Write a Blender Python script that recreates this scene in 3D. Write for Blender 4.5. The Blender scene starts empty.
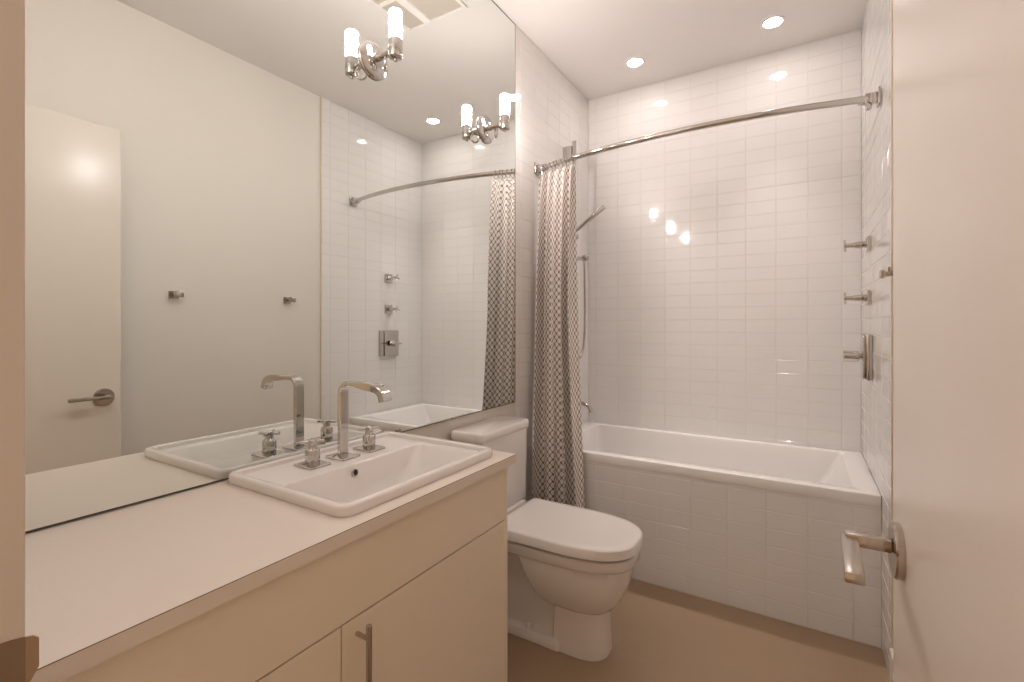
import bpy, bmesh, math, random
from mathutils import Vector, Matrix
random.seed(7)
PI = math.pi
S = bpy.context.scene
COL = S.collection

# ---------------------------------------------------------------- camera
W, H = 1024, 682
FPX, YAW, HOR = 477.055, 0.5482, 324.977
cam_d = bpy.data.cameras.new('camera')
cam = bpy.data.objects.new('camera', cam_d)
COL.objects.link(cam)
cam.location = (1.265, 0.0, 1.2555)
cam.rotation_euler = (PI / 2, 0, YAW)
cam_d.sensor_fit = 'HORIZONTAL'
cam_d.sensor_width = 36.0
cam_d.lens = 36.0 * FPX / W
cam_d.shift_y = -(H / 2 - HOR) / W
cam_d.clip_start = 0.02
S.camera = cam

# ---------------------------------------------------------------- world, exposure
S.view_settings.view_transform = 'Standard'
S.view_settings.look = 'None'
S.view_settings.gamma = 1.0
S.view_settings.use_curve_mapping = False
S.view_settings.exposure = 0.0
wd = bpy.data.worlds.new('doorway_fill')  # even warm fill added through the open doorway
S.world = wd
wd.use_nodes = True
bg = wd.node_tree.nodes['Background']
bg.inputs['Color'].default_value = (1.0, 0.68, 0.44, 1)
bg.inputs['Strength'].default_value = 0.64
TUBE_EMIT = 186.0
DOWN_EMIT = 85.0
DOWN_WATT = 41.0
LIGHT_COL = (1.0, 0.91, 0.89)

# ---------------------------------------------------------------- materials
def mat(name, color, rough=0.5, metal=0.0, bump=None, coat=0.0, spec=0.5, noise=None):
    m = bpy.data.materials.new(name)
    m.use_nodes = True
    nt = m.node_tree
    b = nt.nodes['Principled BSDF']
    b.inputs['Base Color'].default_value = (*color, 1)
    b.inputs['Roughness'].default_value = rough
    b.inputs['Metallic'].default_value = metal
    b.inputs['Specular IOR Level'].default_value = spec
    b.inputs['Coat Weight'].default_value = coat
    b.inputs['Coat Roughness'].default_value = 0.05
    tc = nt.nodes.new('ShaderNodeTexCoord')
    if noise:
        sc, amt = noise
        n = nt.nodes.new('ShaderNodeTexNoise')
        n.inputs['Scale'].default_value = sc
        n.inputs['Detail'].default_value = 4
        nt.links.new(tc.outputs['Object'], n.inputs['Vector'])
        mx = nt.nodes.new('ShaderNodeMix')
        mx.data_type = 'RGBA'
        mx.inputs['A'].default_value = (*[c * (1 - amt) for c in color], 1)
        mx.inputs['B'].default_value = (*[min(1, c * (1 + amt)) for c in color], 1)
        nt.links.new(n.outputs['Fac'], mx.inputs['Factor'])
        nt.links.new(mx.outputs['Result'], b.inputs['Base Color'])
    if bump:
        sc, st, dist = bump
        n = nt.nodes.new('ShaderNodeTexNoise')
        n.inputs['Scale'].default_value = sc
        n.inputs['Detail'].default_value = 2
        nt.links.new(tc.outputs['Object'], n.inputs['Vector'])
        bp = nt.nodes.new('ShaderNodeBump')
        bp.inputs['Strength'].default_value = st
        bp.inputs['Distance'].default_value = dist
        nt.links.new(n.outputs['Fac'], bp.inputs['Height'])
        nt.links.new(bp.outputs['Normal'], b.inputs['Normal'])
    return m

def emit(name, color, strength):
    m = bpy.data.materials.new(name)
    m.use_nodes = True
    nt = m.node_tree
    nt.nodes.clear()
    e = nt.nodes.new('ShaderNodeEmission')
    e.inputs['Color'].default_value = (*color, 1)
    e.inputs['Strength'].default_value = strength
    o = nt.nodes.new('ShaderNodeOutputMaterial')
    nt.links.new(e.outputs[0], o.inputs['Surface'])
    return m

M = {}
M['wall'] = mat('warm_white_paint', (0.80, 0.75, 0.68), 0.55, bump=(180, 0.05, 0.001), noise=(1.5, 0.015))
M['ceiling'] = mat('ceiling_paint', (0.84, 0.80, 0.765), 0.6, noise=(1.2, 0.015))
M['tile'] = mat('white_glazed_tile', (0.825, 0.80, 0.775), 0.06, bump=(9, 0.05, 0.004), noise=(6, 0.02))
M['grout'] = mat('grey_grout', (0.74, 0.70, 0.655), 0.85)
M['door'] = mat('semi_gloss_door_paint', (0.80, 0.735, 0.665), 0.23, bump=(10, 0.03, 0.002))
M['trim'] = mat('trim_paint', (0.80, 0.74, 0.68), 0.35, noise=(3, 0.01))
M['jamb'] = mat('door_frame_paint', (0.72, 0.645, 0.57), 0.35, noise=(3, 0.01))
M['edge_trim'] = mat('cream_edge_trim', (0.72, 0.62, 0.47), 0.35)
M['porcelain'] = mat('white_porcelain', (0.86, 0.82, 0.79), 0.08, coat=0.3, noise=(3, 0.01))
M['acrylic'] = mat('white_acrylic', (0.87, 0.84, 0.81), 0.12, coat=0.2, noise=(3, 0.01))
M['plastic'] = mat('white_seat_plastic', (0.86, 0.82, 0.79), 0.16, noise=(3, 0.01))
M['laminate'] = mat('cream_laminate', (0.82, 0.74, 0.67), 0.32, noise=(260, 0.02))
M['lam_edge'] = mat('laminate_edge', (0.80, 0.71, 0.61), 0.4, noise=(60, 0.02))
M['seam'] = mat('brown_laminate_seam', (0.22, 0.14, 0.09), 0.6)
M['cabinet'] = mat('cream_cabinet_lacquer', (0.84, 0.73, 0.58), 0.38, noise=(2, 0.015))
M['carcass'] = mat('cabinet_carcass', (0.52, 0.44, 0.36), 0.6)
M['chrome'] = mat('chrome', (0.60, 0.575, 0.55), 0.07, metal=1.0)
M['nickel'] = mat('brushed_nickel', (0.52, 0.465, 0.415), 0.22, metal=1.0, bump=(300, 0.03, 0.0005))
M['bronze'] = mat('satin_nickel_strike', (0.36, 0.27, 0.20), 0.38, metal=1.0)
M['mirror'] = mat('mirror_silver', (0.86, 0.89, 0.87), 0.0, metal=1.0)
M['mirror_edge'] = mat('mirror_dark_edge', (0.10, 0.09, 0.07), 0.4)
M['dark'] = mat('dark_gap', (0.035, 0.028, 0.022), 0.7)
M['rubber'] = mat('caulk', (0.66, 0.60, 0.54), 0.7)
M['vent'] = mat('vent_panel', (0.56, 0.50, 0.43), 0.6)
M['tube'] = emit('glowing_frosted_glass', LIGHT_COL, TUBE_EMIT)
M['lamp'] = emit('glowing_downlight_lens', LIGHT_COL, DOWN_EMIT)

def floor_mat():
    m = mat('greige_floor_tile', (0.45, 0.37, 0.30), 0.36)
    nt = m.node_tree
    b = nt.nodes['Principled BSDF']
    tc = nt.nodes.new('ShaderNodeTexCoord')
    mp = nt.nodes.new('ShaderNodeMapping')
    mp.inputs['Location'].default_value = (-0.21, 0.03, 0)
    nt.links.new(tc.outputs['Object'], mp.inputs['Vector'])
    br = nt.nodes.new('ShaderNodeTexBrick')
    br.offset = 0.5
    br.inputs['Scale'].default_value = 1.0
    br.inputs['Brick Width'].default_value = 0.61
    br.inputs['Row Height'].default_value = 0.61
    br.inputs['Mortar Size'].default_value = 0.0018
    br.inputs['Mortar Smooth'].default_value = 0.2
    br.inputs['Color1'].default_value = (0.385, 0.27, 0.17, 1)
    br.inputs['Color2'].default_value = (0.395, 0.277, 0.177, 1)
    br.inputs['Mortar'].default_value = (0.37, 0.258, 0.162, 1)
    nt.links.new(mp.outputs['Vector'], br.inputs['Vector'])
    n = nt.nodes.new('ShaderNodeTexNoise')
    n.inputs['Scale'].default_value = 5
    n.inputs['Detail'].default_value = 6
    nt.links.new(tc.outputs['Object'], n.inputs['Vector'])
    mx = nt.nodes.new('ShaderNodeMix')
    mx.data_type = 'RGBA'
    mx.blend_type = 'MULTIPLY'
    mx.inputs['Factor'].default_value = 0.12
    nt.links.new(br.outputs['Color'], mx.inputs['A'])
    nt.links.new(n.outputs['Fac'], mx.inputs['B'])
    nt.links.new(mx.outputs['Result'], b.inputs['Base Color'])
    return m
M['floor'] = floor_mat()

def curtain_mat():
    m = mat('trellis_print_cloth', (0.8, 0.74, 0.68), 0.85, spec=0.2)
    nt = m.node_tree
    b = nt.nodes['Principled BSDF']
    uv = nt.nodes.new('ShaderNodeUVMap')
    sp = nt.nodes.new('ShaderNodeSeparateXYZ')
    nt.links.new(uv.outputs['UV'], sp.inputs['Vector'])
    def math_n(op, a, bb=None):
        n = nt.nodes.new('ShaderNodeMath')
        n.operation = op
        for i, v in enumerate((a, bb)):
            if v is None:
                continue
            if isinstance(v, (int, float)):
                n.inputs[i].default_value = v
            else:
                nt.links.new(v, n.inputs[i])
        return n.outputs[0]
    cu = math_n('COSINE', math_n('MULTIPLY', sp.outputs['X'], 2 * PI / 0.033))
    cv = math_n('COSINE', math_n('MULTIPLY', sp.outputs['Y'], 2 * PI / 0.039))
    s = math_n('ABSOLUTE', math_n('ADD', cu, cv))
    mr = nt.nodes.new('ShaderNodeMapRange')
    mr.inputs['From Min'].default_value = 0.24
    mr.inputs['From Max'].default_value = 0.46
    nt.links.new(s, mr.inputs['Value'])
    mx = nt.nodes.new('ShaderNodeMix')
    mx.data_type = 'RGBA'
    mx.inputs['A'].default_value = (0.19, 0.13, 0.105, 1)
    mx.inputs['B'].default_value = (0.82, 0.76, 0.71, 1)
    nt.links.new(mr.outputs['Result'], mx.inputs['Factor'])
    nt.links.new(mx.outputs['Result'], b.inputs['Base Color'])
    return m
M['curtain'] = curtain_mat()

# ---------------------------------------------------------------- mesh helpers
def new():
    return bmesh.new()

def wloc(o):
    v = Vector((0, 0, 0))
    while o is not None:
        v += o.location
        o = o.parent
    return v

def obj(name, bm, m, parent=None, smooth=False, loc=None):
    """one mesh object; geometry is given in world coordinates"""
    me = bpy.data.meshes.new(name)
    o = bpy.data.objects.new(name, me)
    COL.objects.link(o)
    off = Vector((0, 0, 0))
    if parent is not None:
        o.parent = parent
        off = wloc(parent)
    elif loc is not None:
        o.location = loc
        off = Vector(loc)
    bmesh.ops.translate(bm, vec=-off, verts=bm.verts)
    bmesh.ops.recalc_face_normals(bm, faces=bm.faces)
    if smooth:
        for f in bm.faces:
            f.smooth = True
        for e in bm.edges:
            if len(e.link_faces) == 2 and e.calc_face_angle(0) > math.radians(38):
                e.smooth = False
    bm.to_mesh(me)
    bm.free()
    for mm in (m if isinstance(m, (list, tuple)) else [m]):
        me.materials.append(M[mm])
    return o

def tag(o, label=None, cat=None, group=None, kind=None):
    if label: o['label'] = label
    if cat: o['category'] = cat
    if group: o['group'] = group
    if kind: o['kind'] = kind
    return o

def thing(name, label, cat, loc, group=None):
    o = bpy.data.objects.new(name, None)
    o.empty_display_size = 0.05
    COL.objects.link(o)
    o.location = loc
    return tag(o, label, cat, group)

def copy_tree(o, parent=None):
    c = o.copy()
    COL.objects.link(c)
    if parent is not None:
        c.parent = parent
    for ch in list(o.children):
        copy_tree(ch, c)
    return c

def box(bm, a, b, bev=0.0, seg=2, mi=0):
    x0, y0, z0 = (min(p, q) for p, q in zip(a, b))
    x1, y1, z1 = (max(p, q) for p, q in zip(a, b))
    vs = [bm.verts.new((x, y, z)) for z in (z0, z1) for y in (y0, y1) for x in (x0, x1)]
    fs = []
    for idx in ((0, 2, 3, 1), (4, 5, 7, 6), (0, 1, 5, 4), (2, 6, 7, 3), (0, 4, 6, 2), (1, 3, 7, 5)):
        f = bm.faces.new([vs[i] for i in idx])
        f.material_index = mi
        fs.append(f)
    if bev > 0:
        es = list({e for f in fs for e in f.edges})
        r = bmesh.ops.bevel(bm, geom=es, offset=bev, segments=seg, profile=0.5, affect='EDGES')
        for f in r['faces']:
            f.material_index = mi
    return vs

def frame_of(d):
    d = Vector(d).normalized()
    u = d.cross(Vector((0, 0, 1)))
    if u.length < 1e-4:
        u = Vector((1, 0, 0))
    u.normalize()
    v = u.cross(d).normalized()
    return u, v

def lathe(bm, c, axis, prof, n=32, mi=0, cap=True):
    """prof: list of (radius, distance along axis)"""
    c = Vector(c); ax = Vector(axis).normalized()
    u, v = frame_of(ax)
    rings = []
    for r, t in prof:
        if r < 1e-6:
            rings.append([bm.verts.new(c + ax * t)])
        else:
            rings.append([bm.verts.new(c + ax * t + (u * math.cos(2 * PI * k / n) + v * math.sin(2 * PI * k / n)) * r) for k in range(n)])
    bridge(bm, rings, mi)
    if cap:
        for rg in (rings[0], rings[-1]):
            if len(rg) > 2:
                bm.faces.new(rg).material_index = mi

def bridge(bm, rings, mi=0, closed=True):
    for A, B in zip(rings, rings[1:]):
        if len(A) == 1 and len(B) == 1:
            continue
        n = max(len(A), len(B))
        for k in range(n if closed else n - 1):
            k2 = (k + 1) % n
            if len(A) == 1:
                f = bm.faces.new((A[0], B[k], B[k2]))
            elif len(B) == 1:
                f = bm.faces.new((A[k], A[k2], B[0]))
            else:
                f = bm.faces.new((A[k], A[k2], B[k2], B[k]))
            f.material_index = mi

def tube(bm, pts, r, n=14, mi=0, cap=True, sect=None, up=None):
    """sweep a circle (or a section of (u,v) points) along pts"""
    pts = [Vector(p) for p in pts]
    rings = []
    prev_u = None
    for i, p in enumerate(pts):
        d = (pts[min(i + 1, len(pts) - 1)] - pts[max(i - 1, 0)]).normalized()
        if up is not None:
            u = Vector(up) - d * d.dot(Vector(up))
            u.normalize()
        elif prev_u is None:
            u = frame_of(d)[0]
        else:
            u = (prev_u - d * d.dot(prev_u)).normalized()
        v = d.cross(u)
        prev_u = u
        rr = r[i] if isinstance(r, (list, tuple)) else r
        if sect:
            sc = sect[i] if isinstance(sect[0][0], (list, tuple)) else sect
            rings.append([bm.verts.new(p + u * a + v * b) for a, b in sc])
        else:
            rings.append([bm.verts.new(p + (u * math.cos(2 * PI * k / n) + v * math.sin(2 * PI * k / n)) * rr) for k in range(n)])
    bridge(bm, rings, mi)
    if cap:
        bm.faces.new(rings[0]).material_index = mi
        bm.faces.new(rings[-1]).material_index = mi

def spline(ctrl, n=8):
    P = [Vector(p) for p in ctrl]
    P = [P[0] * 2 - P[1]] + P + [P[-1] * 2 - P[-2]]
    out = []
    for i in range(1, len(P) - 2):
        for k in range(n):
            t = k / n
            a, b, c, d = P[i - 1], P[i], P[i + 1], P[i + 2]
            out.append(0.5 * ((2 * b) + (c - a) * t + (2 * a - 5 * b + 4 * c - d) * t * t + (3 * b - a - 3 * c + d) * t ** 3))
    out.append(P[-2])
    return out

def rrect(x0, x1, y0, y1, r, z, k=6):
    """rounded rectangle ring as coordinates"""
    r = max(1e-4, min(r, (x1 - x0) / 2 - 1e-5, (y1 - y0) / 2 - 1e-5))
    out = []
    for cx, cy, a0 in ((x1 - r, y1 - r, 0), (x0 + r, y1 - r, PI / 2), (x0 + r, y0 + r, PI), (x1 - r, y0 + r, 1.5 * PI)):
        for i in range(k + 1):
            a = a0 + PI / 2 * i / k
            out.append((cx + r * math.cos(a), cy + r * math.sin(a), z))
    return out

def loft(bm, rings, cap0=True, cap1=True, mi=0):
    R = [[bm.verts.new(p) for p in rg] for rg in rings]
    bridge(bm, R, mi)
    if cap0:
        bm.faces.new(R[0]).material_index = mi
    if cap1:
        bm.faces.new(R[-1]).material_index = mi
    return R

TW, TH, GR = 0.1540, 0.0755, 0.0022
def tiles(bm, O, U, V, N, u0, u1, v0, v1, pu, pv, mi=0):
    """stack-bond glazed tiles lying on plane O+uU+vV, faces at height 0 along N"""
    O, U, V, N = Vector(O), Vector(U), Vector(V), Vector(N)
    iu0 = math.floor((u0 - pu) / TW) ; iu1 = math.ceil((u1 - pu) / TW)
    iv0 = math.floor((v0 - pv) / TH) ; iv1 = math.ceil((v1 - pv) / TH)
    g, bv, dp = GR / 2, 0.0013, 0.0014
    for i in range(iu0, iu1):
        for j in range(iv0, iv1):
            a0, a1 = max(u0, pu + i * TW), min(u1, pu + (i + 1) * TW)
            b0, b1 = max(v0, pv + j * TH), min(v1, pv + (j + 1) * TH)
            if a1 - a0 < 0.008 or b1 - b0 < 0.008:
                continue
            a0 += g; a1 -= g; b0 += g; b1 -= g
            h = random.uniform(-0.0003, 0.0003)
            ta = random.uniform(-0.0003, 0.0003); tb = random.uniform(-0.0002, 0.0002)
            lo = [bm.verts.new(O + U * a + V * b - N * dp) for a, b in ((a0, b0), (a1, b0), (a1, b1), (a0, b1))]
            hi = [bm.verts.new(O + U * a + V * b + N * (h + ta * sa + tb * sb)) for a, b, sa, sb in
                  ((a0 + bv, b0 + bv, -1, -1), (a1 - bv, b0 + bv, 1, -1), (a1 - bv, b1 - bv, 1, 1), (a0 + bv, b1 - bv, -1, 1))]
            for k in range(4):
                bm.faces.new((lo[k], lo[(k + 1) % 4], hi[(k + 1) % 4], hi[k])).material_index = mi
            bm.faces.new(hi).material_index = mi

def struct(name, bm, m, parent=None, smooth=False, label=None):
    o = obj(name, bm, m, parent, smooth)
    if parent is None:
        o['kind'] = 'structure'
    if label:
        o['label'] = label
    return o

# ---------------------------------------------------------------- the room
RX, BY, CZ = 1.524, 3.083, 2.805
TILE_Y = 2.107          # where the wall tile starts on the left wall
TILE_YR = 2.092         # and on the right wall
FW0, FW1 = 0.04, 0.154  # front wall thickness (doorway wall)
JX0, JX1 = 0.601, 1.400  # door opening
DH = 2.155

bm = new(); box(bm, (-0.12, -0.9, -0.08), (RX + 0.12, BY + 0.12, 0)); struct('floor', bm, 'floor')
bm = new(); box(bm, (-0.12, FW0, CZ), (RX + 0.12, BY + 0.12, CZ + 0.08)); struct('ceiling', bm, 'ceiling')

bm = new()
box(bm, (-0.12, FW0, 0), (-0.008, TILE_Y, CZ), mi=0)
box(bm, (-0.12, TILE_Y, 0), (-0.0012, BY + 0.12, CZ), mi=2)
tiles(bm, (0, 0, 0), (0, 1, 0), (0, 0, 1), (1, 0, 0), TILE_Y, BY, 0.0, CZ, BY - 20 * TW, 0.003 - TH, 1)
struct('wall_left', bm, ['wall', 'tile', 'grout'])

bm = new()
box(bm, (RX + 0.008, FW0, 0), (RX + 0.12, TILE_YR, CZ), mi=0)
box(bm, (RX + 0.0012, TILE_YR, 0), (RX + 0.12, BY + 0.12, CZ), mi=2)
tiles(bm, (RX, 0, 0), (0, 1, 0), (0, 0, 1), (-1, 0, 0), TILE_YR, BY, 0.0, CZ, BY - 20 * TW, 0.003 - TH, 1)
struct('wall_right', bm, ['wall', 'tile', 'grout'])

bm = new()
box(bm, (-0.002, BY + 0.0012, 0), (RX + 0.002, BY + 0.12, CZ), mi=1)
tiles(bm, (0, BY, 0), (1, 0, 0), (0, 0, 1), (0, -1, 0), 0, RX, 0.50, CZ, 1.441 - 10 * TW, 0.003 - TH, 0)
struct('wall_back', bm, ['tile', 'grout'])

bm = new()
box(bm, (-0.008, FW0, 0), (JX0 - 0.02, FW1, CZ))
box(bm, (JX1 + 0.02, FW0, 0), (RX + 0.008, FW1, CZ))
box(bm, (JX0 - 0.02, FW0, DH + 0.02), (JX1 + 0.02, FW1, CZ))
struct('wall_front', bm, 'wall')

# metal-cream edge strips closing off the tiled field
bm = new(); box(bm, (RX - 0.001, TILE_YR - 0.010, 0.0), (RX + 0.008, TILE_YR, CZ), 0.001)
struct('trim_1', bm, 'edge_trim', label='cream edge strip where the right wall tile begins')
bm = new(); box(bm, (-0.008, TILE_Y - 0.0015, 0.0), (0.0005, TILE_Y + 0.0005, CZ))
struct('trim_2', bm, 'tile', label='thin edge of the tile beside the mirror')

# door frame: jambs, stop, head in one painted frame, with the strike plate on it
bm = new()
box(bm, (JX0 - 0.02, FW0 - 0.01, 0), (JX0, FW1, DH), 0.002)
box(bm, (JX1, FW0 - 0.01, 0), (JX1 + 0.02, FW1, DH), 0.002)
box(bm, (JX0 - 0.02, FW0 - 0.01, DH), (JX1 + 0.02, FW1, DH + 0.02), 0.002)
box(bm, (JX0, FW0, 0), (JX0 + 0.012, 0.107, DH), 0.002)
box(bm, (JX1 - 0.012, FW0, 0), (JX1, 0.107, DH), 0.002)
jamb = struct('trim_3', bm, 'jamb', label='painted door frame in the near left corner')
bm = new()
# strike plate: flat plate on the jamb with a lip curling round the corner into the room
pts = [(JX0 + 0.0012, 0.111, 0.0), (JX0 + 0.0012, 0.144, 0.0), (JX0 + 0.0014, 0.1535, 0.0), (JX0 + 0.0030, 0.1590, 0.0), (JX0 + 0.0052, 0.1625, 0.0)]
rows = []
for (x, y, _), (zl, zh) in zip(pts, ((0.875, 0.949), (0.875, 0.946), (0.892, 0.944), (0.903, 0.943), (0.912, 0.940))):
    rows.append([(x - 0.0011, y, zl), (x + 0.0011, y - 0.0004, zl), (x + 0.0011, y - 0.0004, zh), (x - 0.0011, y, zh)])
loft(bm, rows)
struct('strike_plate', bm, 'bronze', jamb, label='dark metal strike plate with rounded lip')

# baseboard along the right wall behind the door
bm = new()
box(bm, (RX - 0.006, FW1 + 0.02, 0.0), (RX + 0.008, TILE_YR - 0.011, 0.145), 0.003)
struct('baseboard_right', bm, 'trim')
bm = new()
box(bm, (JX1 + 0.021, FW1, 0.0), (RX - 0.007, FW1 + 0.012, 0.145), 0.003)
struct('baseboard_front', bm, 'trim')

# ---------------------------------------------------------------- the door, standing open along the right wall
hinge = Vector((1.393, 0.158, 0.0)); edge = Vector((1.382, 0.925, 0.0))
dd = (edge - hinge).normalized(); dn = Vector((-dd.y, dd.x, 0))   # dn points into the room (-x)
if dn.x > 0: dn = -dn
def D(u, n, z):
    """u along the door from its free edge towards the hinge, n out of its face, z up"""
    return edge - dd * u + dn * n + Vector((0, 0, z))
def dbox(bm, u0, u1, n0, n1, z0, z1, bev=0, mi=0, seg=2):
    vs0 = set(bm.verts)
    box(bm, (u0, n0, z0), (u1, n1, z1), bev, seg, mi)
    for v in bm.verts:
        if v not in vs0:
            v.co = D(v.co.x, v.co.y, v.co.z)
DL = (edge - hinge).length
bm = new(); dbox(bm, 0, DL, -0.035, 0, 0.008, 2.140, 0.0015)
door = struct('door_1', bm, 'door', label='white flush door standing open along the right wall')
hx, hz = 0.064, 0.936
bm = new(); lathe(bm, D(hx, 0.0, hz), dn, [(0.038, 0), (0.0385, 0.002), (0.0385, 0.008), (0.036, 0.0105), (0.0, 0.0105)], 40)
rose = obj('door_handle', bm, 'nickel', door, True); tag(rose, 'satin nickel lever handle on a round rose')
bm = new()
dbox(bm, hx - 0.010, hx + 0.010, 0.0105, 0.066, hz - 0.009 + 0.006, hz + 0.009 + 0.006, 0.003)
pre = set(bm.verts)
dbox(bm, hx - 0.011, hx + 0.136, 0.049, 0.070, hz - 0.002, hz + 0.012, 0.0025)
for v in bm.verts:
    if v not in pre:
        v.co += dn * 0.006 * max(0.0, (edge - v.co).dot(dd) - hx) / 0.136
obj('lever', bm, 'nickel', rose, True)
bm = new(); lathe(bm, D(hx + 0.012, 0.028, hz), -dd * -1, [(0.003, -0.004), (0.003, 0.0)], 10)
bm.free()
bm = new(); dbox(bm, -0.0012, 0.0003, -0.030, -0.005, hz - 0.029, hz + 0.029, 0.0004); obj('latch_plate', bm, 'nickel', door)

# ---------------------------------------------------------------- mirror
root = thing('wall_mirror', 'large frameless mirror covering the wall above the vanity', 'mirror', (0, FW1 + 0.003, 0.862))
bm = new(); box(bm, (-0.0065, FW1 + 0.003, 0.862), (0.0, TILE_Y - 0.004, CZ - 0.006))
for f in bm.faces:
    f.material_index = 0 if abs(f.calc_center_median().x) < 1e-5 else 1
obj('glass', bm, ['mirror', 'mirror_edge'], root)
bm = new()
y0, y1, t = FW1 + 0.003, TILE_Y - 0.004, 0.0022
box(bm, (-0.0065, y0, 0.8582), (0.0006, y1, 0.862)); box(bm, (-0.0065, y1, 0.8575), (0.0006, y1 + t, CZ - 0.003))
box(bm, (-0.0065, y0, CZ - 0.006), (0.0006, y1, CZ - 0.003))
obj('edge_strip', bm, 'mirror_edge', root)
bm = new(); box(bm, (-0.006, 1.262, 0.857), (0.0045, 1.284, 0.872), 0.0012); obj('mirror_clip', bm, 'bronze', root)

# ---------------------------------------------------------------- vanity
VX, VY0, VY1, CT0, CT1 = 0.49, FW1 + 0.004, 1.243, 0.829, 0.856
root = thing('vanity_cabinet', 'cream flat-fronted vanity cabinet under the mirror', 'cabinet', (0.25, 0.685, 0))
bm = new()
t = 0.018
box(bm, (-0.004, VY0, 0.10), (VX - 0.020, VY0 + t, CT0)); box(bm, (-0.004, VY1 - t, 0.0), (VX, VY1, CT0), 0.0008)
box(bm, (-0.004, VY0 + t, 0.10), (VX - 0.020, VY1 - t, 0.118)); box(bm, (-0.004, VY0 + t, 0.118), (0.004, VY1 - t, CT0 - 0.001))
box(bm, (VX - 0.09, VY0, 0), (VX - 0.072, VY1 - t, 0.10))
obj('carcass', bm, 'cabinet', root)
bm = new(); box(bm, (VX - 0.0195, VY0 + 0.002, 0.6645), (VX, VY1 - t - 0.0005, CT0 - 0.001), 0.001); obj('drawer_front', bm, 'cabinet', root)
for n, (a, b) in enumerate(((VY0 + 0.002, 0.6245), (0.6275, VY1 - t - 0.0005))):
    bm = new(); box(bm, (VX - 0.0195, a, 0.105), (VX, b, 0.6610), 0.001)
    d = obj('cabinet_door', bm, 'cabinet', root)
    hy = 0.664 if n else VY0 + 0.045
    bm = new()
    lathe(bm, (0.525, hy, 0.656), (0, 0, -1), [(0, 0), (0.0055, 0), (0.006, 0.0006), (0.006, 0.2494), (0.0055, 0.25), (0, 0.25)], 16)
    for z in (0.628, 0.434):
        lathe(bm, (VX, hy, z), (1, 0, 0), [(0.0048, 0), (0.0048, 0.034)], 12)
    obj('bar_handle', bm, 'nickel', d, True)
bm = new(); box(bm, (VX - 0.021, VY0 + 0.004, 0.11), (VX - 0.0200, VY1 - t - 0.002, CT0 - 0.004)); obj('gap_shade_sheet', bm, 'dark', root)  # near-black sheet behind the fronts, stands in for shade in their gaps

SX0, SX1, SY0, SY1 = 0.006, 0.463, 0.652, 1.222      # sink rim footprint
bm = new()
hx0, hx1, hy0, hy1 = SX0 + 0.02, SX1 - 0.02, SY0 + 0.02, SY1 - 0.02
def ctbox(a, b): box(bm, a, b, 0, mi=0)
CX1, CY1 = 0.506, 1.268
ctbox((-0.004, VY0, CT0), (CX1, hy0, CT1)); ctbox((-0.004, hy1, CT0), (CX1, CY1, CT1))
ctbox((-0.004, hy0, CT0), (hx0, hy1, CT1)); ctbox((hx1, hy0, CT0), (CX1, hy1, CT1))
box(bm, (CX1, VY0, CT0), (CX1 + 0.0008, CY1 + 0.0008, CT1 - 0.0013), mi=1)
box(bm, (CX1, VY0, CT1 - 0.0013), (CX1 + 0.0008, CY1 + 0.0008, CT1 - 0.0002), mi=2)
box(bm, (-0.004, CY1, CT0), (CX1, CY1 + 0.0008, CT1 - 0.0003), mi=1)
o = obj('countertop', bm, ['laminate', 'lam_edge', 'seam'], loc=(0.25, 0.68, CT0))
tag(o, 'cream laminate countertop on the vanity, holding the sink', 'countertop')

# ---------------------------------------------------------------- sink
root = thing('sink', 'white rectangular drop-in sink with raised rim on the countertop', 'sink', (0.24, 0.95, CT1))
bm = new()
RT = 0.881; DK = 0.8655
rings = [rrect(SX0 + 0.03, SX1 - 0.03, SY0 + 0.03, SY1 - 0.03, 0.02, CT1 - 0.015),
         rrect(SX0 + 0.03, SX1 - 0.03, SY0 + 0.03, SY1 - 0.03, 0.02, CT1 + 0.0004),
         rrect(SX0 + 0.002, SX1 - 0.002, SY0 + 0.002, SY1 - 0.002, 0.032, CT1 + 0.0004),
         rrect(SX0, SX1, SY0, SY1, 0.033, CT1 + 0.004),
         rrect(SX0, SX1, SY0, SY1, 0.033, RT - 0.007),
         rrect(SX0 + 0.0015, SX1 - 0.0015, SY0 + 0.0015, SY1 - 0.0015, 0.032, RT - 0.003),
         rrect(SX0 + 0.006, SX1 - 0.006, SY0 + 0.006, SY1 - 0.006, 0.028, RT),
         rrect(SX0 + 0.018, SX1 - 0.018, SY0 + 0.018, SY1 - 0.018, 0.020, RT),
         rrect(SX0 + 0.022, SX1 - 0.022, SY0 + 0.022, SY1 - 0.022, 0.018, RT - 0.0025),
         rrect(SX0 + 0.025, SX1 - 0.025, SY0 + 0.025, SY1 - 0.025, 0.016, DK + 0.003),
         rrect(SX0 + 0.030, SX1 - 0.030, SY0 + 0.030, SY1 - 0.032, 0.014, DK),
         rrect(0.177, SX1 - 0.033, SY0 + 0.033, SY1 - 0.033, 0.022, DK),
         rrect(0.180, SX1 - 0.036, SY0 + 0.036, SY1 - 0.036, 0.022, DK - 0.0015),
         rrect(0.183, SX1 - 0.040, SY0 + 0.040, SY1 - 0.042, 0.024, DK - 0.006),
         rrect(0.192, SX1 - 0.052, SY0 + 0.052, SY1 - 0.075, 0.04, DK - 0.05),
         rrect(0.204, SX1 - 0.066, SY0 + 0.070, SY1 - 0.125, 0.05, DK - 0.095),
         rrect(0.228, SX1 - 0.090, SY0 + 0.105, SY1 - 0.185, 0.05, DK - 0.113),
         rrect(0.29, SX1 - 0.14, 0.905, 0.965, 0.02, DK - 0.118)]
loft(bm, rings, cap0=False)
obj('basin', bm, 'porcelain', root, True)
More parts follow.
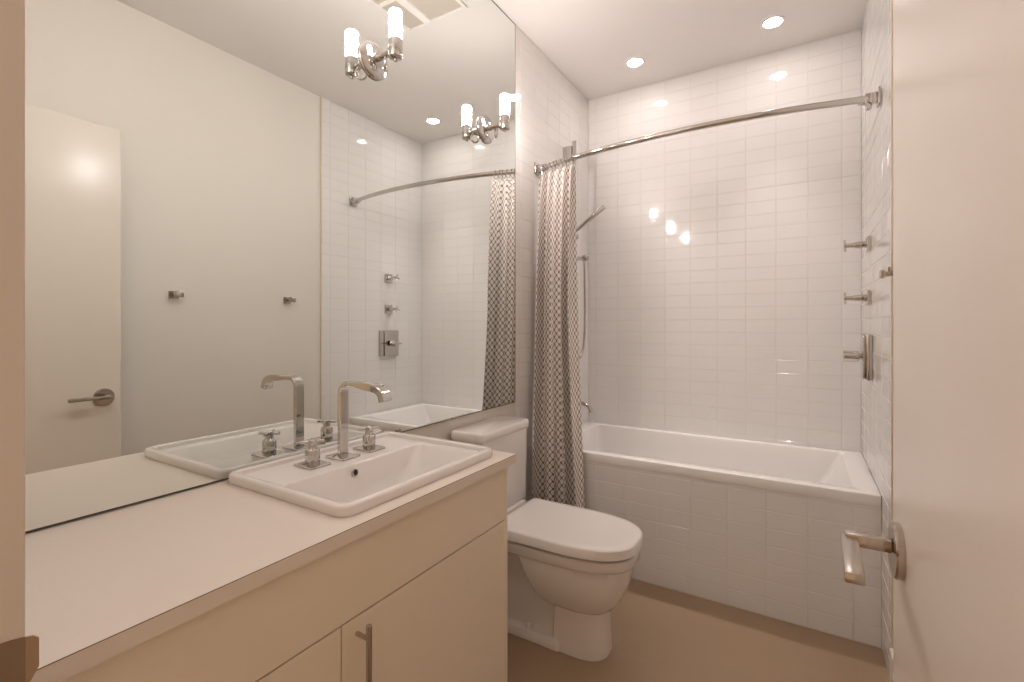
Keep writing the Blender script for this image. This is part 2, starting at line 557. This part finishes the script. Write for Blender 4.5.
bm = new(); lathe(bm, (0.1900, 0.914, 0.841), (1, 0, 0.15), [(0.0085, -0.004), (0.0105, -0.001), (0.0105, 0.0018), (0.0075, 0.0022), (0.0070, -0.001), (0, -0.001)], 24)
for f in bm.faces:
    f.material_index = 1 if max((v.co - Vector((0.1900, 0.914, 0.841))).length for v in f.verts) < 0.0074 else 0
obj('overflow_ring', bm, ['nickel', 'dark'], root, True)
bm = new(); lathe(bm, (0.31, 0.935, DK - 0.1185), (0, 0, 1), [(0.022, 0), (0.022, 0.002), (0.019, 0.0035), (0.0, 0.005)], 24); obj('drain', bm, 'chrome', root, True)

# ---------------------------------------------------------------- widespread faucet
FX, FY = 0.105, 0.942
root = thing('faucet', 'chrome three-hole faucet with tall flat spout and cross handles', 'faucet', (FX, FY, DK))
def plate(bm, x, y, hxw, hyw, z0, th=0.006):
    loft(bm, [rrect(x - hxw + i, x + hxw - i, y - hyw + i, y + hyw - i, 0.006, z0 + dz) for i, dz in ((0.0008, 0), (0, 0.001), (0, th - 0.0015), (0.0015, th))])
bm = new(); plate(bm, FX, FY, 0.040, 0.034, DK + 0.0002); obj('spout_plate', bm, 'chrome', root, True)
bm = new()
path = [(FX, FY, DK + 0.006), (FX, FY, 0.92), (FX, FY, 0.98), (FX, FY, 1.038)]
path += [(FX + 0.030 - 0.030 * math.cos(a), FY, 1.056 + 0.030 * math.sin(a)) for a in [PI / 2 * k / 8 for k in range(9)]]
path += [(FX + 0.06, FY, 1.0855), (FX + 0.10, FY, 1.0830), (FX + 0.130, FY, 1.0805)]
path += [(FX + 0.148, FY, 1.0775), (FX + 0.162, FY, 1.0705), (FX + 0.170, FY, 1.060), (FX + 0.1745, FY, 1.044)]
sects = []
for i, p in enumerate(path):
    s = i / (len(path) - 1)
    hw = 0.0152 if i < 14 else 0.0165
    ht = 0.0075 if i < 4 else (0.0062 if i < 14 else 0.0105)
    c = 0.002
    sects.append([(-hw + c, -ht), (hw - c, -ht), (hw, -ht + c), (hw, ht - c), (hw - c, ht), (-hw + c, ht), (-hw, ht - c), (-hw, -ht + c)])
tube(bm, path, 1, sect=sects, up=(0, 1, 0)); obj('spout', bm, 'chrome', root, True)
for dy in (-0.100, 0.102):
    y = FY + dy
    bm = new(); plate(bm, FX - 0.003, y, 0.040, 0.034, DK + 0.0002)
    h = obj('faucet_handle', bm, 'chrome', root, True)
    bm = new()
    lathe(bm, (FX - 0.003, y, DK + 0.006), (0, 0, 1), [(0.019, 0), (0.019, 0.003), (0.0195, 0.004), (0.0195, 0.036), (0.017, 0.0405), (0.0125, 0.043), (0.0115, 0.046), (0.0115, 0.064), (0.009, 0.066), (0, 0.066)], 28)
    obj('valve_body', bm, 'chrome', h, True)
    bm = new()
    for a in (PI / 4 + 0.2, -PI / 4 + 0.2):
        d = Vector((math.cos(a), math.sin(a), 0))
        lathe(bm, Vector((FX - 0.003, y, DK + 0.066)) - d * 0.031, d, [(0, 0), (0.0042, 0.0003), (0.0048, 0.001), (0.0048, 0.061), (0.0042, 0.0617), (0, 0.062)], 12)
    obj('cross_bar', bm, 'chrome', h, True)

# ---------------------------------------------------------------- toilet
TY = 1.757
root = thing('toilet', 'white two-piece toilet between the vanity and the bathtub', 'toilet', (0.40, TY, 0))
def dshape(x0, x1, hw, z, ys=TY, n=40, sq=2.75, nose=0.62, back_r=0.02):
    """D-shaped plan: straight back at x0, elliptical nose to x1"""
    xs = x1 - (x1 - x0) * nose          # where the nose ellipse starts
    out = []
    for k in range(n + 1):
        a = -PI / 2 + PI * k / n
        ca, sa = math.cos(a), math.sin(a)
        out.append((xs + (x1 - xs) * abs(ca) ** (2 / sq), ys + hw * math.copysign(abs(sa) ** (2 / sq), sa), z))
    r = back_r
    for k in range(7):
        a = PI / 2 + PI / 2 * k / 6
        out.append((x0 + r + r * math.cos(a), ys + hw - r + r * math.sin(a), z))
    for k in range(7):
        a = PI + PI / 2 * k / 6
        out.append((x0 + r + r * math.cos(a), ys - hw + r + r * math.sin(a), z))
    return out
# bowl: cup that narrows to the pedestal
bm = new()
rings = [dshape(0.17, 0.735, 0.170, 0.4065, nose=0.58), dshape(0.17, 0.739, 0.174, 0.4030, nose=0.58),
         dshape(0.17, 0.737, 0.173, 0.371, nose=0.58), dshape(0.172, 0.731, 0.168, 0.363, nose=0.60),
         dshape(0.305, 0.723, 0.163, 0.360, nose=0.70), dshape(0.322, 0.718, 0.161, 0.330, nose=0.72),
         dshape(0.335, 0.709, 0.155, 0.292, nose=0.74), dshape(0.352, 0.696, 0.145, 0.253, nose=0.76),
         dshape(0.366, 0.679, 0.131, 0.217, nose=0.78), dshape(0.402, 0.655, 0.112, 0.186, nose=0.80, back_r=0.015),
         dshape(0.440, 0.630, 0.090, 0.167, nose=0.80, back_r=0.015), dshape(0.47, 0.600, 0.065, 0.155, nose=0.80, back_r=0.015)]
loft(bm, rings); obj('bowl', bm, 'porcelain', root, True)
bm = new()
rings = [dshape(0.425, 0.634, 0.098, 0.001, nose=0.62), dshape(0.425, 0.634, 0.098, 0.008, nose=0.62), dshape(0.427, 0.631, 0.096, 0.03, nose=0.62),
         dshape(0.428, 0.629, 0.094, 0.08, nose=0.64), dshape(0.43, 0.627, 0.092, 0.15, nose=0.66), dshape(0.43, 0.628, 0.092, 0.215, nose=0.66)]
loft(bm, rings)
# trapway behind the column and the flange it stands on
rings = [rrect(0.14, 0.44, TY - 0.07, TY + 0.07, 0.02, 0.001), rrect(0.14, 0.44, TY - 0.066, TY + 0.066, 0.02, 0.16), rrect(0.10, 0.42, TY - 0.080, TY + 0.080, 0.03, 0.30), rrect(0.06, 0.42, TY - 0.11, TY + 0.11, 0.03, 0.3655)]
loft(bm, rings)
rings = [rrect(0.11, 0.47, TY - 0.105, TY + 0.105, 0.02, 0.001), rrect(0.11, 0.47, TY - 0.105, TY + 0.105, 0.02, 0.030), rrect(0.115, 0.465, TY - 0.099, TY + 0.099, 0.02, 0.040)]
loft(bm, rings)
obj('pedestal', bm, 'porcelain', root, True)
bm = new(); box(bm, (0.012, TY - 0.16, 0.366), (0.176, TY + 0.16, 0.452), 0.012, 3); obj('tank_deck', bm, 'porcelain', root, True)
bm = new(); lathe(bm, (0.325, TY - 0.084, 0.040), (0, 0, 1), [(0.013, 0), (0.013, 0.008), (0.010, 0.017), (0.0, 0.021)], 20); obj('bolt_cap', bm, 'plastic', root, True)
bm = new()
loft(bm, [dshape(0.215, 0.705, 0.142, 0.4066, nose=0.56), dshape(0.215, 0.705, 0.142, 0.4175, nose=0.56)]); obj('seat', bm, 'plastic', root, True)
bm = new()
rings = [dshape(0.202, 0.741, 0.180, 0.4175, nose=0.56), dshape(0.200, 0.746, 0.184, 0.4205, nose=0.56), dshape(0.200, 0.746, 0.184, 0.4525, nose=0.56),
         dshape(0.202, 0.743, 0.181, 0.4565, nose=0.56), dshape(0.208, 0.735, 0.174, 0.4598, nose=0.56), dshape(0.225, 0.71, 0.15, 0.4612, nose=0.56)]
loft(bm, rings); obj('seat_lid', bm, 'plastic', root, True)
bm = new(); loft(bm, [rrect(0.014, 0.158, TY - 0.178, TY + 0.178, 0.02, 0.452), rrect(0.010, 0.163, TY - 0.184, TY + 0.184, 0.022, 0.462), rrect(0.010, 0.166, TY - 0.191, TY + 0.191, 0.022, 0.777)])
obj('tank', bm, 'porcelain', root, True)
bm = new(); loft(bm, [rrect(0.010, 0.164, TY - 0.189, TY + 0.189, 0.02, 0.777), rrect(0.008, 0.170, TY - 0.197, TY + 0.197, 0.022, 0.779), rrect(0.006, 0.173, TY - 0.199, TY + 0.199, 0.022, 0.784), rrect(0.006, 0.173, TY - 0.199, TY + 0.199, 0.022, 0.808),
                      rrect(0.008, 0.170, TY - 0.196, TY + 0.196, 0.02, 0.8135), rrect(0.014, 0.164, TY - 0.190, TY + 0.190, 0.016, 0.8165)])
obj('tank_lid', bm, 'porcelain', root, True)

# ---------------------------------------------------------------- bathtub with its tiled apron
BT, BF = 0.593, 2.326
root = thing('bathtub', 'white alcove bathtub with tiled front at the far end', 'bathtub', (0.762, 2.7, 0))
bm = new()
e = 0.0015
rings = [rrect(0.05, RX - 0.05, BF + 0.06, BY - 0.05, 0.02, 0.50), rrect(e, RX - e, BF + 0.012, BY - e, 0.003, 0.549), rrect(e, RX - e, BF - 0.003, BY - e, 0.004, 0.549),
         rrect(e, RX - e, BF - 0.004, BY - e, 0.004, 0.553), rrect(e, RX - e, BF - 0.004, BY - e, 0.004, BT - 0.006),
         rrect(e, RX - e, BF - 0.002, BY - e, 0.004, BT - 0.002), rrect(e + 0.004, RX - e - 0.004, BF + 0.004, BY - e - 0.004, 0.004, BT),
         rrect(0.088, 1.448, BF + 0.058, BY - 0.060, 0.022, BT), rrect(0.094, 1.442, BF + 0.064, BY - 0.066, 0.022, BT - 0.003),
         rrect(0.097, 1.436, BF + 0.067, BY - 0.069, 0.022, BT - 0.012),
         rrect(0.102, 1.40, BF + 0.072, BY - 0.074, 0.03, 0.50), rrect(0.115, 1.30, BF + 0.085, BY - 0.085, 0.05, 0.30),
         rrect(0.135, 1.24, BF + 0.105, BY - 0.105, 0.07, 0.20), rrect(0.175, 1.19, BF + 0.145, BY - 0.145, 0.07, 0.168), rrect(0.30, 1.05, BF + 0.25, BY - 0.25, 0.06, 0.160)]
loft(bm, rings, cap0=False); obj('tub_shell', bm, 'acrylic', root, True)
bm = new()
box(bm, (0.0, BF + 0.0012, 0.0), (RX, BF + 0.012, 0.5485), mi=1)
tiles(bm, (0, BF, 0), (1, 0, 0), (0, 0, 1), (0, -1, 0), 0.0, RX, 0.0, 0.5485, 1.450 - 10 * 0.1555 - 0.0, 0.003, 0)
obj('tiled_apron', bm, ['tile', 'grout'], root)
bm = new(); box(bm, (0.003, BF - 0.0015, 0.5455), (RX - 0.003, BF + 0.003, 0.5495)); obj('caulk_line', bm, 'grout', root)

# ---------------------------------------------------------------- tub spout on the left wall
root = thing('tub_spout', 'slim curved tub spout on the tiled wall above the bathtub', 'spout', (0.001, 2.69, 0.775))
bm = new()
P = spline([(0.008, 2.69, 0.772), (0.07, 2.69, 0.778), (0.125, 2.69, 0.779), (0.158, 2.69, 0.768), (0.173, 2.69, 0.746), (0.176, 2.69, 0.732)], 7)
tube(bm, P, 0.0115, 16); obj('pipe', bm, 'nickel', root, True)
bm = new(); lathe(bm, (0.001, 2.69, 0.772), (1, 0, 0), [(0.030, 0), (0.030, 0.007), (0.027, 0.009), (0, 0.009)], 28); obj('wall_flange', bm, 'nickel', root, True)

# ---------------------------------------------------------------- hand shower on its bar
BX, BYY = 0.062, 2.70
root = thing('shower_bar', 'flat chrome shower slide bar on the wall behind the curtain', 'shower bar', (0.001, BYY, 1.0))
bm = new(); box(bm, (BX - 0.010, BYY - 0.007, 1.15), (BX + 0.016, BYY + 0.007, 2.385), 0.002); obj('bar', bm, 'chrome', root)
for z in (2.325, 1.20):
    bm = new(); box(bm, (0.001, BYY - 0.019, z - 0.035), (BX - 0.010, BYY + 0.019, z + 0.030), 0.002); obj('wall_bracket', bm, 'chrome', root)
bm = new()
lathe(bm, (BX + 0.004, BYY - 0.011, 1.80), (0, 1, 0), [(0, 0), (0.018, 0), (0.019, 0.001), (0.019, 0.033), (0, 0.033)], 20)
obj('slider', bm, 'chrome', root, True)
A = Vector((0.083, 2.672, 1.824)); B = Vector((0.262, 2.692, 1.956)); dA = (B - A).normalized(); L = (B - A).length
A0 = A - dA * 0.045
bm = new()
lathe(bm, A0, dA, [(0, 0), (0.0085, 0), (0.0100, 0.002), (0.0125, 0.07), (0.0135, L * 0.7), (0.0150, L + 0.043), (0.0135, L + 0.045), (0, L + 0.045)], 20)
root = thing('hand_shower', 'chrome stick hand shower tilted up out of the slide bar', 'hand shower', tuple(A0))
obj('wand', bm, 'chrome', root, True)
bm = new(); lathe(bm, A0 - dA * 0.0105, dA, [(0.0075, 0), (0.0080, 0.002), (0.0080, 0.010)], 16); obj('hose_nut', bm, 'nickel', root, True)
root = thing('wall_outlet', 'chrome hose outlet elbow on the tiled wall beside the slide bar', 'shower outlet', (0.001, 2.835, 1.68))
bm = new(); box(bm, (0.001, 2.810, 1.658), (0.010, 2.860, 1.706), 0.0015); obj('wall_plate', bm, 'chrome', root)
bm = new()
lathe(bm, (0.010, 2.835, 1.682), (1, 0, 0), [(0.013, 0), (0.013, 0.05), (0.021, 0.053), (0.021, 0.084), (0.019, 0.087), (0, 0.087)], 24)
lathe(bm, (0.075, 2.835, 1.682), (0, 0, -1), [(0.009, 0.0), (0.009, 0.034)], 16)
obj('elbow', bm, 'chrome', root, True)
bm = new()
hp = A0 - dA * 0.0108
P = spline([(0.075, 2.835, 1.647), (0.075, 2.836, 1.55), (0.076, 2.838, 1.35), (0.076, 2.832, 1.20), (0.076, 2.805, 1.10), (0.076, 2.75, 1.05), (0.078, 2.70, 1.07), (0.086, 2.655, 1.17), (0.088, 2.62, 1.35), (0.075, 2.63, 1.55), (0.045, 2.655, 1.70), tuple(hp - dA * 0.03), tuple(hp)], 8)
tube(bm, P, 0.0075, 10)
o = obj('shower_hose', bm, 'nickel', None, True, loc=(0.075, 2.80, 1.05)); tag(o, 'grey metal shower hose hanging down the wall from its outlet', 'shower hose')

# ---------------------------------------------------------------- taps and control on the right wall
TPY = 2.694
def tap(z, label):
    root = thing('tap_handle', label, 'tap', (RX, TPY, z), 'cross taps on the right tub wall')
    bm = new(); box(bm, (RX - 0.0145, TPY - 0.036, z - 0.034), (RX - 0.001, TPY + 0.036, z + 0.034), 0.002); obj('wall_plate', bm, 'chrome', root)
    bm = new(); lathe(bm, (RX - 0.0145, TPY, z), (-1, 0, 0), [(0.016, 0), (0.0155, 0.030), (0.013, 0.045), (0.0105, 0.055), (0.0095, 0.080), (0, 0.080)], 22); obj('stem', bm, 'chrome', root, True)
    bm = new()
    for a in (0.25, 0.25 + PI / 2):
        d = Vector((0, math.sin(a), math.cos(a)))
        lathe(bm, Vector((RX - 0.0945, TPY, z)) - d * 0.028, d, [(0, 0), (0.0048, 0.0004), (0.0053, 0.001), (0.0053, 0.055), (0.0048, 0.0556), (0, 0.056)], 12)
    obj('cross_bar', bm, 'chrome', root, True)
    return root
t1 = tap(1.622, 'upper of the two chrome cross taps on the right tub wall')
t2 = copy_tree(t1); t2.location.z = 1.379
tag(t2, 'lower chrome cross tap, just above the square shower control')
root = thing('shower_control', 'large square chrome shower control plate with a round knob', 'shower control', (RX, TPY, 1.112))
bm = new(); box(bm, (RX - 0.020, TPY - 0.097, 1.112 - 0.100), (RX - 0.001, TPY + 0.097, 1.112 + 0.100), 0.003)
box(bm, (RX - 0.031, TPY - 0.060, 1.112 - 0.098), (RX - 0.020, TPY + 0.060, 1.112 + 0.098), 0.002)
obj('wall_plate', bm, 'chrome', root, True)
bm = new(); lathe(bm, (RX - 0.031, TPY, 1.112), (-1, 0, 0), [(0.014, 0), (0.014, 0.012), (0.023, 0.013), (0.024, 0.014), (0.024, 0.069), (0.023, 0.070), (0, 0.070)], 32); obj('knob', bm, 'chrome', root, True)
bm = new(); lathe(bm, (RX - 0.098, TPY - 0.050, 1.112), (0, 1, 0), [(0, 0), (0.0045, 0.0004), (0.005, 0.001), (0.005, 0.099), (0.0045, 0.0996), (0, 0.10)], 12); obj('pin_lever', bm, 'chrome', root, True)

# ---------------------------------------------------------------- curved curtain rod
def rod_z(x):
    return 2.118 + 0.032 * x / RX
def rod_y(x):
    t = (x - RX / 2) / (RX / 2)
    base = 2.338 + (2.358 - 2.338) * (x / RX)
    return base - 0.108 * (1 - abs(t) ** 2.1)
root = thing('curtain_rod', 'curved chrome shower curtain rod spanning the tub alcove', 'curtain rod', (0.762, 2.34, 2.134))
bm = new()
P = [(0.030 + (RX - 0.060) * k / 48, rod_y(0.030 + (RX - 0.060) * k / 48), rod_z(0.030 + (RX - 0.060) * k / 48)) for k in range(49)]
tube(bm, P, 0.0135, 16); obj('rod', bm, 'chrome', root, True)
for s, x in ((1, 0.001), (-1, RX - 0.001)):
    y = rod_y(0.03 if s > 0 else RX - 0.03)
    RZ = rod_z(0.03 if s > 0 else RX - 0.03)
    bm = new()
    box(bm, (x, y - 0.030, RZ - 0.032), (x + s * 0.010, y + 0.030, RZ + 0.032), 0.002)
    box(bm, (x + s * 0.010, y - 0.017, RZ - 0.019), (x + s * 0.050, y + 0.017, RZ + 0.019), 0.003)
    lathe(bm, (x + s * 0.050, y, RZ), (s, -0.12, 0), [(0.0175, 0), (0.0175, 0.020), (0.0165, 0.022), (0.0136, 0.022)], 20)
    lathe(bm, (x + s * 0.036, y, RZ - 0.019), (0, 0, -1), [(0.009, 0), (0.009, 0.022), (0.007, 0.024), (0, 0.024)], 16)
    obj('rod_bracket', bm, 'chrome', root, True)

# ---------------------------------------------------------------- shower curtain
root = thing('shower_curtain', 'brown and white trellis-print shower curtain gathered at the left wall', 'curtain', (0.15, 2.28, 0.30))
ZT, ZB = 2.088, 0.318
NU, NV = 260, 90
bm = new()
uvl = bm.loops.layers.uv.new('UVMap')
def cpoint(s, t):
    """s across the cloth 0..1, t from the top 0 to the hem 1"""
    z = ZT + (ZB - ZT) * t
    xl = 0.016 - 0.008 * t
    xr = 0.254 + 0.006 * min(1, t * 2.2) + 0.058 * max(0, (t - 0.42) / 0.58) ** 1.25
    ph = 2 * PI * 5.0 * s
    g = min(1, t * 3.0)
    wob = 0.35 * math.sin(2.3 * s * PI + 2.0 * t) 
    fold = math.sin(ph + wob + 0.6 * math.sin(3 * t)) + 0.28 * math.sin(2 * ph + 1.1 + 1.2 * t)
    amp = (0.017 + 0.022 * g) * (0.75 + 0.35 * math.sin(7 * s + 1.0))
    x = xl + (xr - xl) * (s + 0.022 * math.sin(2 * ph) * g)
    y_top = rod_y(x)
    y_low = 2.246
    y_top -= 0.012 * min(1, t * 12)
    k = min(1.0, t / 0.93)
    y = y_top + (y_low - y_top) * (k ** 1.0)
    y += fold * amp
    # small extra crimps near the top where the rings pinch the cloth
    y += 0.006 * math.sin(ph * 2) * max(0, 1 - t * 6)
    zz = z - (0.008 * (0.5 - 0.5 * math.cos(ph * 2)) * max(0, 1 - t * 8))
    zz += 0.010 * math.sin(6.0 * s + 0.5) * t * t - 0.02 * s * t * t
    y = min(y, BF - 0.014) if z < 0.66 else y
    return Vector((max(0.006, x), y, zz))
grid = [[bm.verts.new(cpoint(i / NU, j / NV)) for i in range(NU + 1)] for j in range(NV + 1)]
# arc-length parametrisation so the print keeps its size over the folds
def arclen(row):
    acc = [0]
    for a, b in zip(row, row[1:]):
        acc.append(acc[-1] + (b.co - a.co).length)
    return acc
mid = arclen(grid[NV // 2])
for j in range(NV):
    for i in range(NU):
        f = bm.faces.new((grid[j][i], grid[j][i + 1], grid[j + 1][i + 1], grid[j + 1][i]))
        f.smooth = True
        for lp, (ii, jj) in zip(f.loops, ((i, j), (i + 1, j), (i + 1, j + 1), (i, j + 1))):
            lp[uvl].uv = (mid[ii] * 1.12, 1.82 * jj / NV)
cl = obj('cloth', bm, 'curtain', root)
cl.modifiers.new('thickness', 'SOLIDIFY').thickness = 0.0012
for k in range(10):
    s = (k + 0.25) / 10
    p = cpoint(s, 0.004)
    x = p.x
    y = rod_y(x)
    bm = new()
    R = 0.024
    ring = [Vector((x + 0.004 * math.sin(k * 2.1), y + R * math.cos(a), rod_z(x) - 0.0085 + R * math.sin(a))) for a in [2 * PI * q / 24 for q in range(25)]]
    tube(bm, ring, 0.0018, 6, cap=False)
    obj('curtain_ring', bm, 'chrome', root, True)

# ---------------------------------------------------------------- wall lamps on the mirror
SZ = 2.166
def sconce(y, label):
    root = thing('wall_sconce', label, 'wall lamp', (0.0, y, SZ), 'tube sconces along the mirror')
    bm = new(); lathe(bm, (0.0005, y, SZ), (1, 0, 0), [(0.064, 0), (0.065, 0.002), (0.064, 0.006), (0.056, 0.013), (0.040, 0.019), (0.022, 0.022), (0, 0.0225)], 48); obj('backplate', bm, 'chrome', root, True)
    bm = new()
    lathe(bm, (0.018, y, SZ + 0.004), (1, 0, 0), [(0.015, 0), (0.014, 0.02), (0.0125, 0.03), (0.0125, 0.060), (0.017, 0.062), (0.017, 0.070), (0.0125, 0.072), (0.0125, 0.08)], 24)
    obj('arm', bm, 'chrome', root, True)
    bm = new()
    ring = [Vector((0.060 + 0.013 * math.cos(a), y - 0.013 * math.cos(a), SZ - 0.028 + 0.020 * math.sin(a))) for a in [2 * PI * q / 28 for q in range(29)]]
    tube(bm, ring, 0.0045, 8, cap=False); obj('ring', bm, 'chrome', root, True)
    bm = new(); lathe(bm, (0.107, y, SZ - 0.024), (0, 0, 1), [(0, -0.010), (0.006, -0.009), (0.006, -0.003), (0.018, 0.0), (0.0225, 0.003), (0.0235, 0.006), (0.0235, 0.060), (0.0222, 0.0635), (0, 0.0635)], 32); obj('cup', bm, 'chrome', root, True)
    bm = new(); lathe(bm, (0.107, y, SZ + 0.040), (0, 0, 1), [(0, 0.0), (0.021, 0.0), (0.0218, 0.002), (0.0218, 0.085), (0.0205, 0.091), (0.0165, 0.0948), (0, 0.096)], 32)
    o = obj('glass_tube', bm, 'tube', root, True); o['label'] = 'glowing frosted glass tube'
    return root
s1 = sconce(1.153, 'chrome tube sconce on the mirror, larger and nearer of the visible pair')
s2 = copy_tree(s1); s2.location.y = 1.833; tag(s2, 'chrome tube sconce on the mirror beside its right-hand edge')
s3 = copy_tree(s1); s3.location.y = 0.455; tag(s3, 'chrome tube sconce nearest the doorway, above the left end of the countertop')

# ---------------------------------------------------------------- recessed ceiling lights
def downlight(x, y, label):
    root = thing('ceiling_light', label, 'ceiling light', (x, y, CZ), 'recessed lights over the bathtub')
    bm = new(); lathe(bm, (x, y, CZ - 0.0002), (0, 0, -1), [(0.054, 0), (0.054, 0.003), (0.050, 0.0055), (0.043, 0.0045), (0.0425, 0.0005)], 40, cap=False); obj('trim_ring', bm, 'ceiling', root, True)
    bm = new(); lathe(bm, (x, y, CZ - 0.0005), (0, 0, -1), [(0.0425, 0), (0.0425, 0.0025), (0, 0.0025)], 32); o = obj('lens', bm, 'lamp', root); o['label'] = 'glowing lens'
    ld = bpy.data.lights.new('lamp_beam', 'SPOT')
    ld.energy = DOWN_WATT; ld.color = LIGHT_COL; ld.spot_size = math.radians(60); ld.spot_blend = 1.0; ld.shadow_soft_size = 0.04
    lo = bpy.data.objects.new('lamp_beam', ld); COL.objects.link(lo); lo.parent = root; lo.location = (0, 0, -0.012)
    return root
d1 = downlight(0.419, 2.777, 'left recessed ceiling light above the curtain end of the bathtub')
d2 = copy_tree(d1); d2.location.x = 1.132; tag(d2, 'right recessed ceiling light above the tap end of the bathtub')

# ---------------------------------------------------------------- ceiling vent (seen in the mirror)
root = thing('ceiling_vent', 'white framed ceiling vent with two tan panels, seen in the mirror', 'vent', (0.315, 1.69, CZ))
x0, x1, y0, y1 = 0.125, 0.505, 1.49, 1.865
bm = new()
zt, zb = CZ - 0.0005, CZ - 0.012
box(bm, (x0, y0, zb), (x1, y0 + 0.018, zt), 0.002); box(bm, (x0, y1 - 0.018, zb), (x1, y1, zt), 0.002)
box(bm, (x0, y0 + 0.018, zb), (x0 + 0.018, y1 - 0.018, zt), 0.002); box(bm, (x1 - 0.018, y0 + 0.018, zb), (x1, y1 - 0.018, zt), 0.002)
box(bm, (0.345, y0 + 0.018, zb), (0.385, y1 - 0.018, zt), 0.002); box(bm, (0.385, 1.625, zb), (x1 - 0.018, 1.645, zt), 0.002)
obj('frame', bm, 'ceiling', root)
for a, b in ((x0 + 0.0185, 0.3445), (0.3855, x1 - 0.0185)):
    bm = new(); box(bm, (a, y0 + 0.0185, CZ - 0.004), (b, y1 - 0.0185, CZ - 0.0005)); obj('panel', bm, 'vent', root)

# ---------------------------------------------------------------- robe hooks on the right wall
def hook(y, z, label):
    root = thing('robe_hook', label, 'hook', (RX + 0.008, y, z), 'robe hooks on the right wall')
    bm = new(); box(bm, (RX + 0.000, y - 0.024, z - 0.020), (RX + 0.0075, y + 0.024, z + 0.020), 0.0015); obj('wall_plate', bm, 'nickel', root)
    bm = new()
    box(bm, (RX - 0.046, y - 0.008, z - 0.008), (RX + 0.000, y + 0.008, z + 0.006), 0.002)
    box(bm, (RX - 0.058, y - 0.021, z - 0.013), (RX - 0.046, y + 0.021, z + 0.011), 0.002)
    box(bm, (RX - 0.040, y - 0.006, z + 0.005), (RX - 0.028, y + 0.006, z + 0.020), 0.0015)
    obj('hook_arm', bm, 'nickel', root, True)
    return root
h1 = hook(1.838, 1.412, 'small nickel robe hook on the right wall, nearer the bathtub')
h2 = copy_tree(h1); h2.location.y = 1.200; tag(h2, 'small nickel robe hook seen in the mirror, nearer the door')
